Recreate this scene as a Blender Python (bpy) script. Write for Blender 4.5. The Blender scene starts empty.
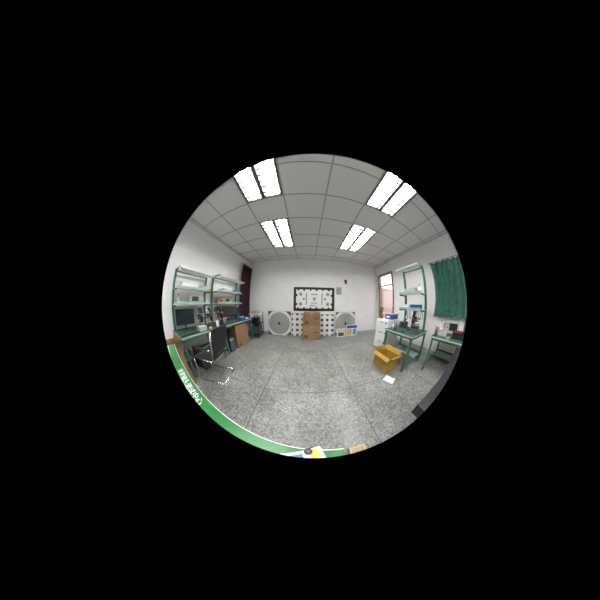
import bpy, bmesh, math, random
from mathutils import Matrix, Vector, Euler
random.seed(4)
H=3.14; WL=-2.76; WR=3.26; D=3.59; BK=-2.6
sc=bpy.context.scene
sc.view_settings.view_transform='Standard'
sc.view_settings.exposure=0.0

# ------------------------------------------------------------------ materials
MATS={}
def mat(name,col,rough=.55,metal=0,emit=0,noise=0,scale=20,bump=0,trans=0):
    if name in MATS: return MATS[name]
    m=bpy.data.materials.new(name); m.use_nodes=True; nt=m.node_tree; b=nt.nodes['Principled BSDF']
    b.inputs['Base Color'].default_value=(*col,1); b.inputs['Roughness'].default_value=rough; b.inputs['Metallic'].default_value=metal
    if emit: b.inputs['Emission Color'].default_value=(*col,1); b.inputs['Emission Strength'].default_value=emit
    if noise or bump:
        tc=nt.nodes.new('ShaderNodeTexCoord'); n=nt.nodes.new('ShaderNodeTexNoise'); n.inputs['Scale'].default_value=scale; n.inputs['Detail'].default_value=5
        nt.links.new(tc.outputs['Object'],n.inputs['Vector'])
        if noise:
            r=nt.nodes.new('ShaderNodeValToRGB'); e=r.color_ramp.elements
            e[0].position=.3; e[1].position=.7
            e[0].color=(*[c*(1-noise) for c in col],1); e[1].color=(*[min(1,c*(1+noise)) for c in col],1)
            nt.links.new(n.outputs['Fac'],r.inputs['Fac']); nt.links.new(r.outputs['Color'],b.inputs['Base Color'])
        if bump:
            bp=nt.nodes.new('ShaderNodeBump'); bp.inputs['Strength'].default_value=bump; bp.inputs['Distance'].default_value=.01
            nt.links.new(n.outputs['Fac'],bp.inputs['Height']); nt.links.new(bp.outputs['Normal'],b.inputs['Normal'])
    MATS[name]=m; return m
wallm=mat('wall_paint',(.81,.81,.81),.7,noise=.03,scale=3,bump=.05)
ceilm=mat('ceiling_tile',(.73,.725,.71),.85,noise=.04,scale=90,bump=.1)
tbar=mat('ceiling_tbar',(.36,.36,.35),.5)
white=mat('white_enamel',(.80,.80,.80),.4)
paper=mat('white_paper',(.80,.81,.81),.8)
black=mat('black_plastic',(.012,.012,.014),.4)
blackm=mat('black_mesh_fabric',(.015,.015,.017),.8,noise=.3,scale=200)
green=mat('green_steel_paint',(.035,.13,.085),.45,noise=.08,scale=8)
mint=mat('pale_green_steel',(.27,.38,.32),.45)
gmat=mat('green_esd_mat',(.015,.085,.05),.6,noise=.15,scale=12)
signg=mat('sign_green',(.006,.12,.025),.4,noise=.08,scale=5)
chrome=mat('chrome',(.7,.7,.72),.15,1)
steel=mat('grey_steel',(.4,.41,.42),.4,.5)
grey=mat('light_grey_plastic',(.42,.43,.42),.5)
dgrey=mat('dark_grey_plastic',(.07,.07,.08),.5)
card=mat('cardboard',(.21,.125,.06),.85,noise=.12,scale=6)
card2=mat('cardboard_light',(.27,.17,.08),.85,noise=.1,scale=6)
tape=mat('packing_tape',(.38,.29,.15),.25)
ycard=mat('yellow_cardboard',(.33,.21,.03),.7,noise=.1,scale=5)
maroon=mat('maroon_cloth',(.035,.008,.014),.9,noise=.2,scale=10)
gcloth=mat('green_curtain_cloth',(.032,.135,.098),.85,noise=.3,scale=9)
blue=mat('blue_plastic',(.025,.08,.30),.4)
sky_b=mat('light_blue_plastic',(.12,.28,.4),.4)
red=mat('red_plastic',(.4,.03,.02),.4)
yellow=mat('yellow_paper',(.6,.45,.07),.6)
leaf=mat('leaf_green',(.02,.10,.02),.5)
beige=mat('beige_plastic',(.35,.29,.21),.5)
pink=mat('pink_plaster',(.70,.58,.55),.8)
tubem=mat('lamp_tube_glow',(1,.985,.96),.5,emit=92)
reflm=mat('lamp_reflector',(.6,.6,.6),.35)
louv=mat('lamp_louver_aluminium',(.12,.12,.125),.4,.5)
glass=mat('screen_glass',(.02,.025,.03),.08)
terra=mat('terracotta',(.25,.09,.045),.7)

# ------------------------------------------------------------------ builder
class B:
    def __init__(s,name): s.n=name; s.bm=bmesh.new(); s.m=[]
    def mi(s,m):
        if m not in s.m: s.m.append(m)
        return s.m.index(m)
    def _fin(s,vs,m,smooth=False):
        i=s.mi(m); fs=set()
        for v in vs:
            for f in v.link_faces: fs.add(f)
        for f in fs: f.material_index=i; f.smooth=smooth
    def box(s,lo,hi,m,rot=None,piv=None):
        c=Vector([(a+b)/2 for a,b in zip(lo,hi)]); sz=[abs(b-a) for a,b in zip(lo,hi)]
        r=bmesh.ops.create_cube(s.bm,size=1); T=Matrix.Translation(c)@Matrix.Diagonal((*sz,1))
        if rot:
            p=Vector(piv) if piv else c
            T=Matrix.Translation(p)@Euler(rot).to_matrix().to_4x4()@Matrix.Translation(-p)@T
        bmesh.ops.transform(s.bm,matrix=T,verts=r['verts']); s._fin(r['verts'],m); return s
    def cyl(s,p,q,r,m,r2=None,seg=14,caps=True):
        p=Vector(p); q=Vector(q); d=q-p
        g=bmesh.ops.create_cone(s.bm,cap_ends=caps,segments=seg,radius1=r,radius2=r if r2 is None else r2,depth=d.length)
        T=Matrix.Translation((p+q)/2)@d.to_track_quat('Z','Y').to_matrix().to_4x4()
        bmesh.ops.transform(s.bm,matrix=T,verts=g['verts']); s._fin(g['verts'],m,True); return s
    def sph(s,c,r,m,sc=(1,1,1)):
        g=bmesh.ops.create_uvsphere(s.bm,u_segments=14,v_segments=8,radius=r)
        bmesh.ops.transform(s.bm,matrix=Matrix.Translation(c)@Matrix.Diagonal((*sc,1)),verts=g['verts']); s._fin(g['verts'],m,True); return s
    def tube(s,pts,r,m):
        for a,b in zip(pts,pts[1:]): s.cyl(a,b,r,m,seg=10)
        for a in pts[1:-1]: s.sph(a,r,m)
        return s
    def poly(s,pts,m):
        vs=[s.bm.verts.new(p) for p in pts]; f=s.bm.faces.new(vs); f.material_index=s.mi(m); return s
    def grid(s,fn,nu,nv,m,smooth=True):
        V=[[s.bm.verts.new(fn(i/nu,j/nv)) for j in range(nv+1)] for i in range(nu+1)]; k=s.mi(m)
        for i in range(nu):
            for j in range(nv):
                f=s.bm.faces.new((V[i][j],V[i+1][j],V[i+1][j+1],V[i][j+1])); f.material_index=k; f.smooth=smooth
        return s
    def build(s,bevel=0,rotz=0,piv=(0,0,0),origin=None):
        if rotz:
            p=Vector(piv); bmesh.ops.transform(s.bm,matrix=Matrix.Translation(p)@Matrix.Rotation(rotz,4,'Z')@Matrix.Translation(-p),verts=s.bm.verts)
        me=bpy.data.meshes.new(s.n)
        o=bpy.data.objects.new(s.n,me)
        if origin:
            bmesh.ops.translate(s.bm,vec=-Vector(origin),verts=s.bm.verts); o.location=origin
        s.bm.to_mesh(me); s.bm.free()
        for m in s.m: me.materials.append(m)
        bpy.context.collection.objects.link(o)
        if bevel:
            b=o.modifiers.new('bevel','BEVEL'); b.width=bevel; b.segments=2; b.limit_method='ANGLE'
        return o

# ------------------------------------------------------------------ floor
fm=bpy.data.materials.new('terrazzo_floor'); fm.use_nodes=True; nt=fm.node_tree; N=nt.nodes; Lk=nt.links; b=N['Principled BSDF']
tc=N.new('ShaderNodeTexCoord'); vo=N.new('ShaderNodeTexVoronoi'); vo.inputs['Scale'].default_value=60; Lk.new(tc.outputs['Object'],vo.inputs['Vector'])
cr=N.new('ShaderNodeValToRGB'); el=cr.color_ramp.elements; el[0].position=0; el[0].color=(.085,.086,.082,1); el[1].position=1; el[1].color=(.34,.34,.325,1)
e=el.new(.22); e.color=(.165,.167,.158,1); e=el.new(.7); e.color=(.235,.237,.226,1)
sep=N.new('ShaderNodeSeparateColor'); Lk.new(vo.outputs['Color'],sep.inputs[0]); Lk.new(sep.outputs[0],cr.inputs['Fac'])
no=N.new('ShaderNodeTexNoise'); no.inputs['Scale'].default_value=1.9; no.inputs['Detail'].default_value=8; no.inputs['Roughness'].default_value=.62; Lk.new(tc.outputs['Object'],no.inputs['Vector'])
mr=N.new('ShaderNodeMapRange'); mr.inputs[1].default_value=.33; mr.inputs[2].default_value=.67; mr.inputs[3].default_value=.66; mr.inputs[4].default_value=1.22; Lk.new(no.outputs['Fac'],mr.inputs[0])
mul=N.new('ShaderNodeMix'); mul.data_type='RGBA'; mul.blend_type='MULTIPLY'; mul.inputs[0].default_value=1; Lk.new(cr.outputs[0],mul.inputs[6]); Lk.new(mr.outputs[0],mul.inputs[7])
sx=N.new('ShaderNodeSeparateXYZ'); Lk.new(tc.outputs['Object'],sx.inputs[0])
def M_(op,a,bv=None,c=None):
    n=N.new('ShaderNodeMath'); n.operation=op
    for i,v in enumerate((a,bv,c)):
        if v is None: continue
        if isinstance(v,(int,float)): n.inputs[i].default_value=v
        else: Lk.new(v,n.inputs[i])
    return n.outputs[0]
P=1.33
def seam(o,off):
    f=M_('PINGPONG',M_('ADD',o,-off+P*10),P/2)
    return M_('LESS_THAN',f,.006)
s=M_('MAXIMUM',seam(sx.outputs[0],.65),seam(sx.outputs[1],.93))
mx=N.new('ShaderNodeMix'); mx.data_type='RGBA'; Lk.new(s,mx.inputs[0]); Lk.new(mul.outputs[2],mx.inputs[6]); mx.inputs[7].default_value=(.075,.075,.072,1)
Lk.new(mx.outputs[2],b.inputs['Base Color'])
mr2=N.new('ShaderNodeMapRange'); mr2.inputs[1].default_value=.35; mr2.inputs[2].default_value=.65; mr2.inputs[3].default_value=.28; mr2.inputs[4].default_value=.5; Lk.new(no.outputs['Fac'],mr2.inputs[0]); Lk.new(mr2.outputs[0],b.inputs['Roughness'])
f=B('floor'); f.box((WL-.1,BK-.1,-.1),(WR+.1,D+.1,0),fm); f.build()
# ------------------------------------------------------------------ walls
w=B('wall_back'); w.box((WL-.1,D,0),(WR+.1,D+.1,H+.15),wallm); w.build()
w=B('wall_left'); w.box((WL-.1,BK,0),(WL,D,H+.15),wallm); w.build()
w=B('wall_front'); w.box((WL-.1,BK-.1,0),(WR+.1,BK,H+.15),wallm); w.build()
DY0,DY1,DZ=2.6,3.42,2.62
w=B('wall_right'); w.box((WR,BK,0),(WR+.12,DY0,H+.15),wallm); w.box((WR,DY1,0),(WR+.12,D,H+.15),wallm); w.box((WR,DY0,DZ),(WR+.12,DY1,H+.15),wallm); w.build()
bbm=mat('baseboard_grey',(.4,.41,.4),.5)
t=B('baseboard_back'); t.box((WL,D-.012,0),(WR,D,.1),bbm); t.build()
t=B('baseboard_left'); t.box((WL,BK,0),(WL+.012,D-.012,.1),bbm); t.build()
t=B('baseboard_right'); t.box((WR-.012,BK,0),(WR,DY0-.06,.1),bbm); t.build()
# ceiling
xs=[WL]+[.22+.72*k for k in range(-4,5) if WL<.22+.72*k<WR]+[WR]
ys=[BK]+[1.45+.6*k for k in range(-6,4) if BK<1.45+.6*k<D]+[D]
LX=[-1.22,.94]; LY=[-2.15,-.35,1.45]  # rearmost lamp row is unseen behind the camera, added for its light
def inlamp(x,y):
    return any(a<x<a+.72 and c<y<c+1.2 for a in LX for c in LY)
c=B('ceiling')
for i in range(len(xs)-1):
    for j in range(len(ys)-1):
        if inlamp((xs[i]+xs[i+1])/2,(ys[j]+ys[j+1])/2): continue
        c.box((xs[i],ys[j],H),(xs[i+1],ys[j+1],H+.012),ceilm)
c.box((WL-.1,BK-.1,H+.15),(WR+.1,D+.1,H+.2),wallm)
c.build()
t=B('trim_1')
for x in xs: t.box((x-.011,BK,H-.006),(x+.011,D,H-.0005),tbar)
for y in ys:
    segs=[WL]+sorted(v for a in LX for v in (a,a+.72))+[WR]
    inside=any(cy+.1<y<cy+1.1 for cy in LY)
    if inside:
        for k in (0,2,4): t.box((segs[k],y-.011,H-.0062),(segs[k+1],y+.011,H-.0005),tbar)
    else: t.box((WL,y-.011,H-.0062),(WR,y+.011,H-.0005),tbar)
t.build()
for a in LX:
    for y0 in LY:
        l=B('fluorescent_ceiling_light'); x0=a+.012; x1=a+.708; y1=y0+1.188; y0=y0+.012; z0=H-.004; z1=H+.1
        l.box((x0,y0,z1),(x1,y1,z1+.01),reflm)
        for q in ((x0,x0+.035),(x1-.035,x1)): l.box((q[0],y0,z0),(q[1],y1,z1),louv)
        for q in ((y0,y0+.02),(y1-.02,y1)): l.box((x0,q[0],z0),(x1,q[1],z1),louv)
        xm=(x0+x1)/2
        for sgn in (-1,1):
            xc=xm+sgn*.17
            l.cyl((xc-.045,y0+.03,z1-.035),(xc-.045,y1-.03,z1-.035),.018,tubem,seg=10)
            l.cyl((xc+.045,y0+.03,z1-.035),(xc+.045,y1-.03,z1-.035),.018,tubem,seg=10)
            for yy in (y0+.02,y1-.03): l.box((xc-.07,yy,z1-.06),(xc+.07,yy+.01,z1),white)
        l.box((xm-.035,y0,z0-.002),(xm+.035,y1,z1),louv)
        for k in range(1,10):
            yc=y0+k*(y1-y0)/10; l.box((x0,yc-.010,z0-.001),(x1,yc+.010,z0+.04),louv)
        l.build()
# ------------------------------------------------------------------ door
d=B('door_frame')
wf=mat('door_frame_paint',(.26,.15,.11),.5)
d.box((WR-.02,DY0-.06,0),(WR+.13,DY0+.02,DZ+.06),wf).box((WR-.02,DY1-.02,0),(WR+.13,DY1+.06,DZ+.06),wf).box((WR-.02,DY0,DZ-.02),(WR+.13,DY1,DZ+.06),wf)
d.box((WR+.03,DY0,2.12),(WR+.09,DY1,2.17),wf)
d.build(.004)
dl=mat('door_leaf_paint',(.5,.36,.31),.5)
d=B('door_1'); d.box((WR+.14,DY1-.02,0.01),(WR+.94,DY1+.02,2.1),dl)
for z0,z1 in ((.15,.95),(1.1,1.95)): d.box((WR+.24,DY1-.028,z0),(WR+.84,DY1-.02,z1),mat('door_panel',(.58,.45,.41),.5))
d.cyl((WR+.88,DY1-.02,1.02),(WR+.88,DY1-.08,1.02),.012,chrome).cyl((WR+.88,DY1-.08,1.02),(WR+.78,DY1-.08,1.02),.01,chrome)
d.build(.003)
g=B('corridor_floor'); g.box((WR+.12,-1,-.1),(WR+2.2,6,0),fm); g.build()
g=B('corridor_parapet'); g.box((WR+2.2,-1,0),(WR+2.35,6,1.1),pink); g.box((WR+2.18,-1,1.1),(WR+2.37,6,1.16),pink); g.build()
wd=bpy.data.worlds.new('sky'); sc.world=wd; wd.use_nodes=True; bg=wd.node_tree.nodes['Background']; bg.inputs[0].default_value=(.98,.97,1,1); bg.inputs[1].default_value=2.6

# ------------------------------------------------------------------ workbenches
def bench(x0,x1,y0,y1,zt=.75,shelf=True,back=None,py=None,top=2.0,shelves=(1.3,1.62),arm=.35):
    o=B('workbench')
    o.box((x0,y0,zt-.03),(x1,y1,zt-.004),grey); o.box((x0+.005,y0+.005,zt-.004),(x1-.005,y1-.005,zt),gmat)
    o.box((x0+.02,y0+.02,zt-.075),(x1-.02,y0+.05,zt-.03),green); o.box((x0+.02,y1-.05,zt-.075),(x1-.02,y1-.02,zt-.03),green)
    o.box((x0+.02,y0+.02,zt-.075),(x0+.05,y1-.02,zt-.03),green); o.box((x1-.05,y0+.02,zt-.075),(x1-.02,y1-.02,zt-.03),green)
    for x in (x0+.02,x1-.06):
        for y in (y0+.02,y1-.06):
            o.box((x,y,.02),(x+.04,y+.04,zt-.03),green); o.cyl((x+.02,y+.02,0),(x+.02,y+.02,.02),.022,black)
    for y in (y0+.025,y1-.055): o.box((x0+.06,y,.13),(x1-.06,y+.03,.16),green)
    yb=x0+.03 if back=='L' else x1-.06
    o.box((yb,y0+.06,.2),(yb+.03,y1-.06,.24),green)
    if shelf:
        xx=(x0+.03,x0+.33) if back=='L' else (x1-.33,x1-.03)
        o.box((xx[0],y0+.06,.16),(xx[1],y1-.06,.18),mint)
    if back:
        px=x0+.08 if back=='L' else x1-.08; s=1 if back=='L' else -1
        p0,p1=py or (y0+.06,y1-.06)
        for y in (p0,p1):
            o.box((px-.024,y-.024,zt),(px+.024,y+.024,top),green)
            o.box((min(px,px+s*arm),y-.015,top-.03),(max(px,px+s*arm),y+.015,top),green)
            for z in shelves: 
                o.box((min(px,px+s*.3),y-.012,z-.03),(max(px,px+s*.3),y+.012,z),green)
        for z in shelves:
            a,bx=sorted((px+s*.02,px+s*.32)); o.box((a,p0,z),(bx,p1,z+.018),white)
            e=px+s*.32; o.box((min(e,e+s*.01),p0,z),(max(e,e+s*.01),p1,z+.05),mint)
        o.box((px-.015,p0,top-.06),(px+.015,p1,top-.02),green)
        lx=px+s*arm; o.box((lx-.06,p0-.03,top-.05),(lx+.06,p1+.03,top-.03),white); o.box((lx-.03,p0,top-.075),(lx+.03,p1,top-.05),white)
        o.cyl((lx,p0+.04,top-.09),(lx,p1-.04,top-.09),.014,paper)
        o.box((px+s*.02 if s>0 else px-.06,p0+.05,zt+.22),(px+.06 if s>0 else px-.02,p1-.05,zt+.27),white)
        for k in range(5):
            yy=p0+.12+k*(p1-p0-.24)/4; xx=px+s*.062; o.box((min(xx,xx+s*.002),yy-.02,zt+.23),(max(xx,xx+s*.002),yy+.02,zt+.26),dgrey)
    return o.build(.003)
bench(-2.74,-1.97,.48,1.5,back='L',py=(.53,1.42),top=1.95,shelves=(1.25,1.55))
bench(-2.74,-1.97,1.56,2.86,back='L',py=(1.66,2.72),top=2.02,shelves=(1.25,1.58))
bench(1.75,2.56,.82,1.6,back='R',py=(.9,1.5),top=2.2,shelves=(1.2,1.55),arm=.3)
bench(2.2,3.2,-1.2,.6,back=None)

# ------------------------------------------------------------------ monitors etc
def place(o,x,y,z,r,bev=0):
    ob=o.build(bev); ob.location=(x,y,z); ob.rotation_euler=(0,0,r); return ob
def monitor(x,y,z,face,w=.5,h=.32):
    o=B('computer_monitor'); 
    o.box((-.10,-.12,0),(.10,.12,.012),black); o.cyl((0,0,.012),(0,0,.16),.018,black)
    o.box((-.02,-w/2,.12),(.02,w/2,.12+h),black); o.box((.0201,-w/2+.015,.135),(.022,w/2-.015,.105+h),glass)
    o.box((-.04,-.12,.17),(-.02,.12,.12+h-.06),dgrey)
    place(o,x,y,z,face,.003)
monitor(-2.45,.76,.75,-.2,.44,.3)
monitor(-2.48,2.02,.75,-.3,.46,.3)
monitor(-2.48,2.56,.75,-.35,.42,.28)
def keyboard(x,y,z,r):
    o=B('keyboard'); o.box((-.07,-.2,0),(.07,.2,.018),black)
    for i in range(4):
        for j in range(14): o.box((-.058+i*.03,-.19+j*.0272,.018),(-.034+i*.03,-.168+j*.0272,.025),dgrey)
    place(o,x,y,z,r)
keyboard(-2.1,.72,.75,0); keyboard(-2.12,2.1,.75,-.1)
def microscope(x,y,z,r):
    o=B('microscope'); o.box((-.1,-.09,0),(.12,.09,.03),black); o.cyl((-.07,0,.03),(-.07,0,.36),.016,steel)
    o.box((-.09,-.03,.24),(.05,.03,.29),black); o.cyl((.05,0,.14),(.05,0,.33),.035,black); o.cyl((.05,0,.33),(-.03,.03,.42),.022,black).cyl((.05,0,.33),(-.03,-.03,.42),.022,black)
    o.cyl((.05,0,.10),(.05,0,.14),.022,chrome); o.cyl((-.07,-.05,.2),(-.07,.05,.2),.02,dgrey)
    place(o,x,y,z,r)
microscope(-2.35,1.13,.75,0); microscope(-2.3,1.36,.75,.3); microscope(-2.25,1.7,.75,.3)
def instr(name,lo,hi,body,scr=glass,ax='L'):
    o=B(name); o.box(lo,hi,body)
    x=hi[0] if ax=='L' else lo[0]; s=1 if ax=='L' else -1
    dy=hi[1]-lo[1]; dz=hi[2]-lo[2]
    def pl(y0,y1,z0,z1,m,t=.004): o.box((min(x,x+s*t),lo[1]+dy*y0,lo[2]+dz*z0),(max(x,x+s*t),lo[1]+dy*y1,lo[2]+dz*z1),m)
    pl(.06,.6,.25,.88,scr)
    for k in range(3):
        for q in range(2):
            o.cyl((x,lo[1]+dy*(.7+.18*q),lo[2]+dz*(.25+.25*k)),(x+s*.015,lo[1]+dy*(.7+.18*q),lo[2]+dz*(.25+.25*k)),dz*.07,dgrey)
    for yy in (.1,.9): o.box((lo[0]+.02,lo[1]+dy*yy-.015,lo[2]-.01),(lo[0]+.05,lo[1]+dy*yy+.015,lo[2]),black)
    return o.build(.004)
instr('oscilloscope',(-2.6,.92,1.278),(-2.42,1.25,1.44),grey)
instr('power_supply',(-2.6,2.0,1.278),(-2.4,2.3,1.42),grey)
def bin_(name,x,y,z,w,dp,h,m,r=0,fill=None):
    o=B(name); t=.006
    o.box((-w/2,-dp/2,0),(w/2,dp/2,t),m)
    for sx_ in (-1,1): o.box((sx_*w/2-t/2,-dp/2,0),(sx_*w/2+t/2,dp/2,h),m)
    for sy_ in (-1,1): o.box((-w/2,sy_*dp/2-t/2,0),(w/2,sy_*dp/2+t/2,h),m)
    for sy_ in (-1,1): o.box((-w/2-.01,sy_*dp/2-.01,h-.012),(w/2+.01,sy_*dp/2+.01,h),m)
    for sx_ in (-1,1): o.box((sx_*w/2-.01,-dp/2,h-.012),(sx_*w/2+.01,dp/2,h),m)
    if fill:
        for k in range(7):
            a=random.uniform(-w*.3,w*.3); c=random.uniform(-dp*.3,dp*.3); o.cyl((a,c,t),(a+.02,c,h*random.uniform(.8,1.3)),.012,fill)
    place(o,x,y,z,r)
bin_('storage_bin',-2.12,1.02,.75,.13,.18,.09,grey,0,white)
bin_('storage_bin',-2.13,2.45,.75,.18,.22,.1,blue,.1,white)
bin_('storage_bin',-2.45,2.55,1.598,.18,.2,.1,sky_b)
bin_('storage_bin',-2.48,1.27,1.568,.15,.2,.1,grey)
bin_('storage_bin',-2.48,.8,1.568,.18,.3,.12,white)
# ------------------------------------------------------------------ cartons
cpr=mat('carton_print',(.09,.045,.02),.8)
def carton(name,lo,hi,m,rz=0,open_=False,fl=.16):
    o=B(name); t=.006
    if not open_:
        o.box(lo,hi,m); cx=(lo[0]+hi[0])/2
        o.box((cx-.025,lo[1]-.001,hi[2]-.08),(cx+.025,hi[1]+.001,hi[2]+.001),tape)
        o.box((lo[0]+.001,(lo[1]+hi[1])/2-.002,hi[2]),(hi[0]-.001,(lo[1]+hi[1])/2+.002,hi[2]+.0015),dgrey)
        w=hi[0]-lo[0]; hh=hi[2]-lo[2]
        o.box((lo[0]+w*.1,lo[1]-.001,lo[2]+hh*.15),(lo[0]+w*.3,lo[1],lo[2]+hh*.35),cpr)
        o.box((lo[0]+w*.6,lo[1]-.001,lo[2]+hh*.5),(lo[0]+w*.9,lo[1],lo[2]+hh*.56),cpr)
        if hi[1]-lo[1]>.2: o.box((hi[0],lo[1]+.06,lo[2]+.05),(hi[0]+.001,lo[1]+.16,lo[2]+.12),cpr)
    else:
        o.box(lo,(hi[0],hi[1],lo[2]+t),m)
        o.box(lo,(lo[0]+t,hi[1],hi[2]),m).box((hi[0]-t,lo[1],lo[2]),hi,m).box(lo,(hi[0],lo[1]+t,hi[2]),m).box((lo[0],hi[1]-t,lo[2]),hi,m)
        def flap(a,b_,d): 
            a=Vector(a); b_=Vector(b_); d=Vector(d); n=Vector((0,0,.004)); o.poly([a,b_,b_+d,a+d],m); o.poly([a+n,a+d+n,b_+d+n,b_+n],m)
        flap((lo[0],lo[1],hi[2]),(lo[0],hi[1],hi[2]),(-fl*.8,0,-fl*.3))
        flap((hi[0],lo[1],hi[2]),(hi[0],hi[1],hi[2]),(fl*.4,0,fl*.8))
        flap((lo[0],lo[1],hi[2]),(hi[0],lo[1],hi[2]),(0,-fl*.7,fl*.3))
        flap((lo[0],hi[1],hi[2]),(hi[0],hi[1],hi[2]),(0,fl*.2,fl*.7))
    c=((lo[0]+hi[0])/2,(lo[1]+hi[1])/2,0)
    return o.build(0,rz,c)
carton('cardboard_box',(-2.36,1.98,.0),(-1.99,2.55,.66),card)
carton('cardboard_box',(-2.5,-.14,0),(-1.86,.42,.66),card,.0,True,.16)
carton('cardboard_box',(-2.62,1.72,1.268),(-2.4,1.95,1.42),card2)
carton('cardboard_box',(-.2,3.1,0),(.42,3.42,.52),card2)
carton('cardboard_box',(-.17,3.12,.5225),(.4,3.4,.98),card)
carton('yellow_carton',(1.43,1.0,0),(1.73,1.44,.32),ycard,.0,True,.11)
# ------------------------------------------------------------------ extra bench clutter
def pc_tower(x,y,z,r):
    o=B('pc_tower'); o.box((-.2,-.09,0),(.2,.09,.4),black); o.box((.2,-.085,.01),(.206,.085,.39),dgrey); o.box((.206,-.07,.33),(.208,.07,.36),grey); o.cyl((.206,0,.25),(.21,0,.25),.012,blue); place(o,x,y,z,r,.004)
pc_tower(-2.2,.85,0.0,0); pc_tower(-2.2,1.78,.0,0)
def tape_roll(x,y,z,m,r=.05):
    o=B('tape_roll'); n=24
    for k in range(n):
        a=2*math.pi*k/n; b2=2*math.pi*(k+1)/n
        for (r1,r2,z1,z2) in ((r,r,0,.045),(r*.65,r*.65,.045,0),(r,r*.65,.045,.045),(r*.65,r,0,0)):
            o.poly([(r1*math.cos(a),r1*math.sin(a),z1),(r1*math.cos(b2),r1*math.sin(b2),z1),(r2*math.cos(b2),r2*math.sin(b2),z2),(r2*math.cos(a),r2*math.sin(a),z2)],m)
    place(o,x,y,z,0)
tape_roll(-2.06,1.22,.75,tape); tape_roll(-2.1,2.72,.75,paper); tape_roll(1.88,1.15,.75,dgrey); tape_roll(2.28,.24,.75,tape)
def bottle(x,y,z,m,h=.2):
    o=B('bottle'); o.cyl((0,0,0),(0,0,h*.65),.032,m,seg=18).cyl((0,0,h*.65),(0,0,h*.82),.032,m,r2=.012,seg=18).cyl((0,0,h*.82),(0,0,h),.013,red if m is not blue else white,seg=12); place(o,x,y,z,0)
bottle(-2.05,1.42,.75,paper); bottle(-2.55,2.4,1.268,sky_b); bottle(1.95,1.48,.75,paper,.16); bottle(2.72,-.5,.75,blue); bottle(-2.6,.65,1.268,paper); bottle(2.36,1.0,1.568,paper)
bottle(2.9,.54,.75,paper,.24); bottle(3.12,.5,.75,sky_b,.22)
def desk_lamp(x,y,z,r):
    o=B('desk_lamp'); o.cyl((0,0,0),(0,0,.025),.08,white,seg=24); o.tube([(0,0,.02),(-.05,0,.3),(.12,0,.46)],.009,steel); o.cyl((.10,0,.47),(.17,0,.42),.03,white,r2=.065,seg=20); place(o,x,y,z,r)
desk_lamp(2.98,-.7,.75,3.1)
def stack(name,x,y,z,r,cols,w=.21,d=.3):
    o=B(name); zz=0
    for k,m in enumerate(cols):
        t=random.uniform(.012,.03); a=random.uniform(-.01,.01); o.box((-w/2+a,-d/2+a,zz),(w/2+a,d/2+a,zz+t),m); zz+=t
    place(o,x,y,z,r)
stack('paper_stack',-2.46,2.05,1.598,.05,[paper,sky_b,paper,grey,paper],.2,.3)
stack('paper_stack',2.5,-.75,.75,.2,[paper,blue,grey,paper])
def toolbox(x,y,z,r,m,l=.34):
    o=B('toolbox'); o.box((-.09,-l/2,0),(.09,l/2,.11),m); o.box((-.095,-l/2-.005,.11),(.095,l/2+.005,.14),black)
    o.tube([(0,-.08,.14),(0,-.07,.18),(0,.07,.18),(0,.08,.14)],.009,black)
    for yy in (-.1,.1): o.box((-.1,yy-.02,.09),(-.094,yy+.02,.13),chrome)
    place(o,x,y,z,r,.004)
toolbox(2.42,.72-.95,.19-.19,0,dgrey); toolbox(2.05,.96,.75,.4,dgrey,.2)
def pen_cup(x,y,z):
    o=B('tool_holder_cup'); o.cyl((0,0,0),(0,0,.1),.035,dgrey,r2=.04,seg=18)
    for k,m in enumerate((red,yellow,blue,black,red,steel)):
        a=k*1.05; o.cyl((.015*math.cos(a),.015*math.sin(a),.02),(.035*math.cos(a),.035*math.sin(a),.17+.02*(k%3)),.006,m,seg=8)
    place(o,x,y,z,0)
pen_cup(2.3,.52,.75); pen_cup(1.86,1.36,.75); pen_cup(-2.05,1.66,.75)
# hanging tool strip and coiled leads on the right rack
o=B('hanging_test_leads')
for i,(yy,m) in enumerate(((.98,black),(1.08,red),(1.2,black),(1.32,blue),(1.42,black))):
    L=.16+.05*(i%3); o.tube([(2.43,yy-.02,1.17),(2.43,yy-.025,1.17-L),(2.43,yy,1.14-L),(2.43,yy+.025,1.17-L),(2.43,yy+.02,1.17)],.006,m)
o.box((2.42,.93,1.165),(2.44,1.47,1.18),steel); o.build()
# ------------------------------------------------------------------ chair
o=B('cantilever_chair')
for s in (-1,1):
    y=s*.23
    o.tube([(-.25,y,.013),(.27,y,.013),(.30,y,.03)],.013,chrome)
    o.tube([(-.25,y,.013),(-.28,y,.05),(-.24,y,.42),(-.2,y,.45),(.2,y,.44),(.24,y,.48),(.32,y,.92)],.013,chrome)
    o.tube([(-.22,y*1.08,.45),(-.2,y*1.1,.64),(.24,y*1.1,.64)],.011,chrome); o.box((-.16,y*1.1-.02,.645),(.2,y*1.1+.02,.665),black)
o.tube([(.27,-.23,.013),(.27,.23,.013)],.012,chrome); o.tube([(-.2,-.23,.45),(-.2,.23,.45)],.012,chrome)
o.grid(lambda u,v:(-.23+.44*u,-.225+.45*v,.465-.02*math.sin(u*math.pi)*math.sin(v*math.pi)),8,8,blackm)
o.box((-.23,-.225,.435),(.21,.225,.45),blackm)
o.grid(lambda u,v:(.255+.07*u-.0+.02*math.sin(v*math.pi),-.225+.45*v,.55+.38*u),8,8,blackm)
o.grid(lambda u,v:(.268+.07*u-.0+.02*math.sin(v*math.pi),-.225+.45*v,.55+.38*u),8,8,blackm)
o.tube([(.32,-.23,.92),(.34,0,.935),(.32,.23,.92)],.012,black)
place(o,-1.66,.86,0,.3)
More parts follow.
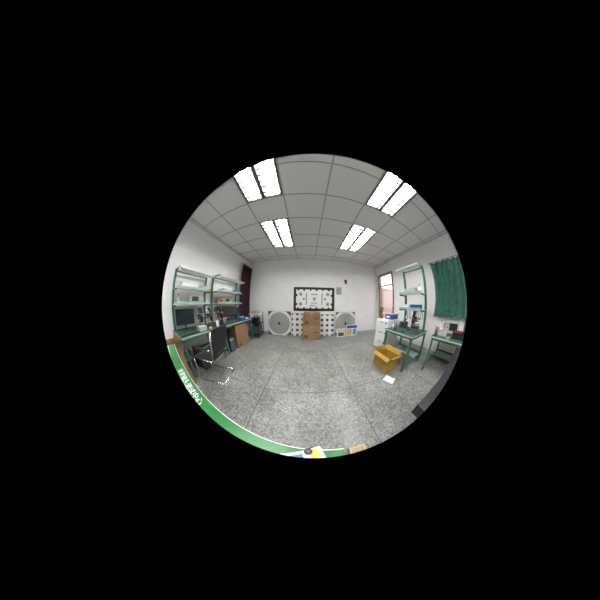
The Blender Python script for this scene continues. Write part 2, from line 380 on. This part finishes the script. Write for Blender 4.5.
# ------------------------------------------------------------------ utility cart near back wall
o=B('utility_cart')
for x in (-2.22,-1.82):
    for y in (3.0,3.4): o.box((x-.012,y-.012,.06),(x+.012,y+.012,.92),black); o.cyl((x,y-.012,.035),(x,y+.012,.035),.035,dgrey)
for z in (.12,.5,.86): o.box((-2.235,2.985,z),(-1.805,3.415,z+.02),black if z<.8 else white)
o.box((-2.2,3.02,.14),(-1.86,3.38,.42),dgrey); o.box((-2.15,3.05,.52),(-1.9,3.3,.74),black); o.box((-2.15,3.03,.881),(-1.9,3.3,.96),grey)
o.build(.003)
# ------------------------------------------------------------------ maroon curtain on left wall
o=B('maroon_curtain')
def cf(u,v):
    y=2.9+.66*u; a=.05*math.sin(u*math.pi*9)*(1-.2*v); return (WL+.16+a,y,.45+2.35*v)
o.grid(cf,60,12,maroon); o.cyl((WL+.16,2.82,2.82),(WL+.16,3.58,2.82),.014,steel)
for y in (2.86,3.56): o.cyl((WL,y,2.82),(WL+.16,y,2.82),.01,steel)
o.build()
# ------------------------------------------------------------------ charts
def ringmat(name,mode):
    m=bpy.data.materials.new(name); m.use_nodes=True; nt=m.node_tree; N=nt.nodes; L=nt.links; b=N['Principled BSDF']; b.inputs['Roughness'].default_value=.7
    tc=N.new('ShaderNodeTexCoord'); sx=N.new('ShaderNodeSeparateXYZ'); L.new(tc.outputs['Object'],sx.inputs[0])
    def m_(op,a,bv=None):
        n=N.new('ShaderNodeMath'); n.operation=op
        for i,v in enumerate((a,bv)):
            if v is None: continue
            if isinstance(v,(int,float)): n.inputs[i].default_value=v
            else: L.new(v,n.inputs[i])
        return n.outputs[0]
    X,Z=sx.outputs[0],sx.outputs[2]
    r=m_('SQRT',m_('ADD',m_('MULTIPLY',X,X),m_('MULTIPLY',Z,Z)))
    a=m_('ARCTAN2',Z,X)
    if mode=='disc':
        k=m_('MULTIPLY',m_('SINE',m_('MULTIPLY',a,18)),m_('SINE',m_('MULTIPLY',r,70)))
        pat=m_('GREATER_THAN',k,0.0)
        val=m_('ADD',m_('MULTIPLY',pat,.38),.12)
        inside=m_('LESS_THAN',r,.44)
        cen=m_('LESS_THAN',r,.06)
        corner=m_('GREATER_THAN',r,.54)
        base=m_('ADD',m_('MULTIPLY',val,inside),m_('MULTIPLY',m_('SUBTRACT',1,inside),.72))
        base=m_('MULTIPLY',base,m_('SUBTRACT',1,m_('MULTIPLY',corner,.9)))
        base=m_('MULTIPLY',base,m_('SUBTRACT',1,m_('MULTIPLY',cen,.8)))
    else:
        p=.21
        fx=m_('PINGPONG',m_('ADD',X,p*10),p/2); fz=m_('PINGPONG',m_('ADD',Z,p*10),p/2)
        rr=m_('SQRT',m_('ADD',m_('MULTIPLY',fx,fx),m_('MULTIPLY',fz,fz)))
        base=m_('ADD',m_('MULTIPLY',m_('GREATER_THAN',rr,.055),.70),.05)
    cb=N.new('ShaderNodeCombineColor')
    for i in range(3): L.new(base,cb.inputs[i])
    L.new(cb.outputs[0],b.inputs['Base Color']); return m
disc=ringmat('disc_pattern','disc'); dots=ringmat('dot_pattern','dot')
def leanboard(name,x0,x1,h,y,m,tilt=-.08):
    o=B(name); hw=(x1-x0)/2
    o.box((-hw,-.006,-h/2),(hw,.006,h/2),m)
    for s in (-1,1):
        o.box((s*hw-.008,-.009,-h/2),(s*hw+.008,.009,h/2),steel); o.box((-hw,-.009,s*h/2-.008),(hw,.009,s*h/2+.008),steel)
    ob=o.build(); ob.rotation_euler=(tilt,0,0); ob.location=((x0+x1)/2,y,h/2*math.cos(tilt)+.009); return ob
leanboard('circular_test_chart',-1.64,-.68,.96,3.52,disc)
leanboard('dot_test_chart',-.65,-.21,.9,3.53,dots)
leanboard('dot_test_chart',.47,1.02,.86,3.53,dots)
leanboard('circular_test_chart',1.1,1.95,.95,3.53,disc)
o=B('product_poster'); o.box((1.5,3.36,0),(2.0,3.372,.46),paper)
o.box((1.52,3.357,.32),(1.98,3.36,.44),blue).box((1.54,3.357,.04),(1.76,3.36,.29),yellow).box((1.8,3.357,.04),(1.96,3.36,.29),sky_b)
o.box((1.6,3.372,0),(1.62,3.44,.3),grey).box((1.88,3.372,0),(1.9,3.44,.3),grey)
o.build()
o=B('product_poster'); o.box((1.1,3.30,0),(1.44,3.312,.34),paper)
o.box((1.12,3.297,.22),(1.42,3.30,.32),mat('pale_yellow',(.6,.55,.28),.7)).box((1.15,3.297,.04),(1.38,3.30,.19),dgrey)
o.box((1.2,3.312,0),(1.22,3.4,.25),grey).box((1.32,3.312,0),(1.34,3.4,.25),grey)
o.build()
# big resolution chart on wall
o=B('resolution_test_chart'); x0,x1,z0,z1=-.58,1.02,1.0,1.92; y=D-.001; W=x1-x0; Hh=z1-z0
o.box((x0,y-.02,z0),(x1,y,z1),black)
def pl(u0,u1,v0,v1,m,l=1,rot=0):
    o.box((x0+W*u0,y-.02-.0015*l,z0+Hh*v0),(x0+W*u1,y-.02,z0+Hh*v1),m,rot=(0,rot,0) if rot else None)
pl(.06,.94,.10,.90,paper)
for u in (.06,.36,.66):
    for v in (.10,.85):
        pl(u+.03,u+.07,v,v+.05,black,2); pl(u+.17,u+.22,v,v+.05,black,2)
for v in (.28,.66): pl(.06,.09,v-.05,v+.05,black,2); pl(.91,.94,v-.05,v+.05,black,2)
for u,v in ((.17,.70),(.83,.70),(.17,.29),(.83,.29),(.5,.5)):
    cx=x0+W*u; cz=z0+Hh*v
    o.cyl((cx,y-.02,cz),(cx,y-.0235,cz),.062,black,seg=32); o.cyl((cx,y-.0235,cz),(cx,y-.025,cz),.045,paper,seg=32)
    o.box((cx-.04,y-.027,cz-.008),(cx+.04,y-.025,cz+.008),black); o.box((cx-.008,y-.027,cz-.04),(cx+.008,y-.025,cz+.04),black)
for u in (.30,.68): pl(u,u+.018,.25,.75,black,2)
for v in (.32,.68): pl(.42,.58,v,v+.025,black,2)
for k in range(8): pl(.40+k*.026,.42+k*.026,.20,.25,mat('grey_%d'%k,((k+1)/9*.8,)*3,.7),2)
pl(.23,.27,.46,.54,dgrey,2,.1); pl(.74,.78,.46,.54,dgrey,2,.1)
o.build()
o=B('wall_notice'); o.box((1.1,D-.004,1.66),(1.34,D,1.98),mat('notice_grey',(.5,.52,.53),.6))
for k in range(7): o.box((1.13,D-.005,1.70+.033*k),(1.31-.03*(k%3),D-.004,1.712+.033*k),dgrey)
o.build()
o=B('wall_bell'); o.box((1.46,D-.03,2.2),(1.58,D,2.3),red); o.box((1.49,D-.05,2.12),(1.55,D,2.2),dgrey); o.build(.006)
o=B('smoke_detector'); o.cyl((-1.57,2.95,H-.007),(-1.57,2.95,H-.03),.06,white,seg=24).cyl((-1.57,2.95,H-.03),(-1.57,2.95,H-.05),.045,white,r2=.02,seg=24); o.build()
# ------------------------------------------------------------------ cabinet right
o=B('filing_cabinet'); x0,x1,y0,y1=2.02,2.52,1.72,2.22
o.box((x0,y0,.03),(x1,y1,.9),white); o.box((x0+.02,y0+.02,0),(x1-.02,y1-.02,.03),dgrey)
for k in range(3):
    z=.06+k*.28; o.box((x0-.012,y0+.012,z),(x0,y1-.012,z+.265),white); o.box((x0-.03,(y0+y1)/2-.07,z+.19),(x0-.012,(y0+y1)/2+.07,z+.205),chrome)
    o.box((x0-.014,y0+.05,z+.17),(x0-.012,y0+.12,z+.21),dgrey)
o.build(.004)
o=B('blue_storage_box'); o.box((2.15,1.76,.9),(2.48,2.0,1.02),blue); o.box((2.14,1.75,1.02),(2.49,2.01,1.045),sky_b); o.box((2.145,1.82,.95),(2.15,1.94,.99),white); o.build(.005)
o=B('potted_plant'); c=Vector((2.12,2.13,.9))
o.cyl(c,c+Vector((0,0,.11)),.05,terra,r2=.07,seg=20); o.cyl(c+Vector((0,0,.105)),c+Vector((0,0,.112)),.064,mat('soil',(.03,.02,.01),.9))
for k in range(30):
    a=random.uniform(0,6.28); l=random.uniform(.1,.24); r=random.uniform(.05,.13)*(.75 if math.sin(a)<0 else 1); p=c+Vector((0,0,.11)); q=p+Vector((math.cos(a)*r*.6,math.sin(a)*r*.6,l*.7)); e=p+Vector((math.cos(a)*r,math.sin(a)*r,l))
    n=Vector((-math.sin(a),math.cos(a),0))*.022
    o.cyl(p,q,.003,leaf,seg=6); o.poly([q,(q+e)/2+n,e+Vector((0,0,-.02)),(q+e)/2-n],leaf)
o.build()
o=B('paper_sheet'); o.grid(lambda u,v:(1.30+.17*u,.72+.2*v,.002+.006*math.sin(u*5)*math.sin(v*4)**2+.006),6,6,paper); o.build(rotz=.4,piv=(1.38,.8,0))
# ------------------------------------------------------------------ green curtain & window
o=B('window_1'); y0,y1,z0,z1=-1.3,.82,1.12,2.38; al=mat('aluminium',(.6,.6,.6),.4,.6); gl=mat('window_glass',(.55,.65,.7),.1)
o.box((WR-.02,y0,z0),(WR-.001,y1,z1),gl)
for yy in (y0,(y0+y1)/2,y1): o.box((WR-.04,yy-.025,z0),(WR-.001,yy+.025,z1),al)
for zz in (z0,z1): o.box((WR-.04,y0,zz-.025),(WR-.001,y1,zz+.025),al)
o.build(.003)
o=B('green_curtain')
def gc(u,v):
    y=-1.35+2.2*u; a=.055*math.sin(u*math.pi*26+1.2*math.sin(v*3))+.018*math.sin(u*71+v*5)
    return (WR-.13+a,y+.03*math.sin(v*4+u*9),1.06+1.36*v)
o.grid(gc,240,14,gcloth)
o.cyl((WR-.12,-1.45,2.45),(WR-.12,.95,2.45),.014,steel)
for y in (-1.4,-.25,.9): o.cyl((WR,y,2.45),(WR-.12,y,2.45),.01,steel)
o.build()
# ------------------------------------------------------------------ stuff on right benches
instr('oscilloscope',(2.75,.08,.76),(3.05,.46,1.0),grey,ax='R')
instr('power_supply',(2.7,-.35,.76),(3.0,-.05,.96),dgrey,ax='R')
bin_('storage_bin',2.5,.42,.75,.2,.22,.12,grey,.1,white)
bin_('storage_bin',2.5,.05,.75,.22,.25,.12,black,.1,red)
bin_('storage_bin',2.45,-.35,.75,.25,.3,.14,grey,.1,black)
bin_('storage_bin',2.34,1.1,1.218,.16,.25,.1,blue); bin_('storage_bin',2.34,1.36,1.218,.16,.16,.1,white)
bin_('storage_bin',2.34,1.25,1.568,.16,.3,.12,grey)
microscope(2.3,1.12,.75,3.14)
instr('soldering_station',(2.2,1.33,.76),(2.38,1.49,.9),dgrey,ax='R')
# ------------------------------------------------------------------ camera table with green sign
rz=-.07
o=B('camera_table'); ct=mat('table_laminate',(.26,.27,.28),.5,noise=.05)
o.box((-1.45,-.8,.80),(1.45,.0,.84),ct); 
for x in (-1.4,1.35):
    for y in (-.76,-.09): o.box((x,y,0),(x+.05,y+.05,.8),steel)
o.box((-1.35,-.07,.7),(1.35,-.05,.8),steel); o.box((-1.38,-.75,.2),(-1.36,-.06,.24),steel); o.box((1.36,-.75,.2),(1.38,-.06,.24),steel)
o.build(.004,rz,(0,0,0))
em=bpy.data.objects.new('green_sign_board',None); bpy.context.collection.objects.link(em)
o=B('board'); o.box((-1.5,-.17,0),(.1,0,.012),signg); o.box((-1.5,-.003,.0121),(.1,0,.0128),white); o.box((-1.5,-.17,.0121),(.1,-.09,.0128),blue); o.box((-1.5,-.10,.0121),(.1,-.085,.0132),white)
bo=o.build(.002); bo.parent=em
cu=bpy.data.curves.new('lettering','FONT'); cu.body='光学镜头测试中心'; cu.size=.05; cu.extrude=.0008
to=bpy.data.objects.new('lettering',cu); bpy.context.collection.objects.link(to); cu.materials.append(paper); to.parent=em; to.location=(-.88,-.062,.0135)
em.location=(0,.04,.84); em.rotation_euler=(0,0,-.135)
o=B('black_equipment_case'); o.box((.42,-.16,.841),(1.4,.035,.90),black); o.box((.42,-.161,.87),(1.4,.036,.874),dgrey)
for x in (.6,1.15): o.box((x,.035,.86),(x+.05,.041,.885),blue)
o.build(.006,-.02,(.35,0,0))
o=B('leaflet'); o.box((-.10,-.03,.8535),(.04,.04,.858),paper); o.box((-.08,-.01,.858),(-.02,.03,.8585),blue); o.box((0,0,.858),(.03,.035,.8585),yellow); o.build(rotz=.3)
o=B('lens_cap'); o.cyl((-.01,.03,.8585),(-.01,.03,.868),.012,black,seg=28); o.cyl((-.01,.03,.868),(-.01,.03,.8685),.009,dgrey,seg=28); o.build()
o=B('lens_carton'); o.box((.11,-.08,.841),(.16,.02,.87),beige); o.box((.115,-.075,.87),(.155,.015,.8705),card2); o.build(.002)
# ------------------------------------------------------------------ camera
yaw,pitch,roll,h,R,a_,b_=-0.0654,-0.0221,-0.016,1.29,152.5,1.6471,-.1127
Mz=Matrix.Rotation(yaw,3,'Z')@Matrix.Rotation(pitch,3,'X')@Matrix.Rotation(roll,3,'Y')
M=[list(r) for r in Mz]
cam=bpy.data.cameras.new('fisheye_camera'); co=bpy.data.objects.new('fisheye_camera',cam); bpy.context.collection.objects.link(co); sc.camera=co
Bm=Matrix([[M[i][0],M[i][2],-M[i][1]] for i in range(3)])
co.matrix_world=Matrix.Translation((0,0,h))@Bm.to_4x4()
cam.type='PANO'; cam.sensor_width=36; cam.clip_start=.01
Rm=R*36/600
cam.panorama_type='FISHEYE_LENS_POLYNOMIAL'
cam.fisheye_fov=2*(a_+b_)
for i,k in enumerate([0,-a_/Rm,0,-b_/Rm**3,0]): setattr(cam,'fisheye_polynomial_k%d'%i,k)
cam.shift_x=-(314.5-300)/600; cam.shift_y=(305.5-300)/600
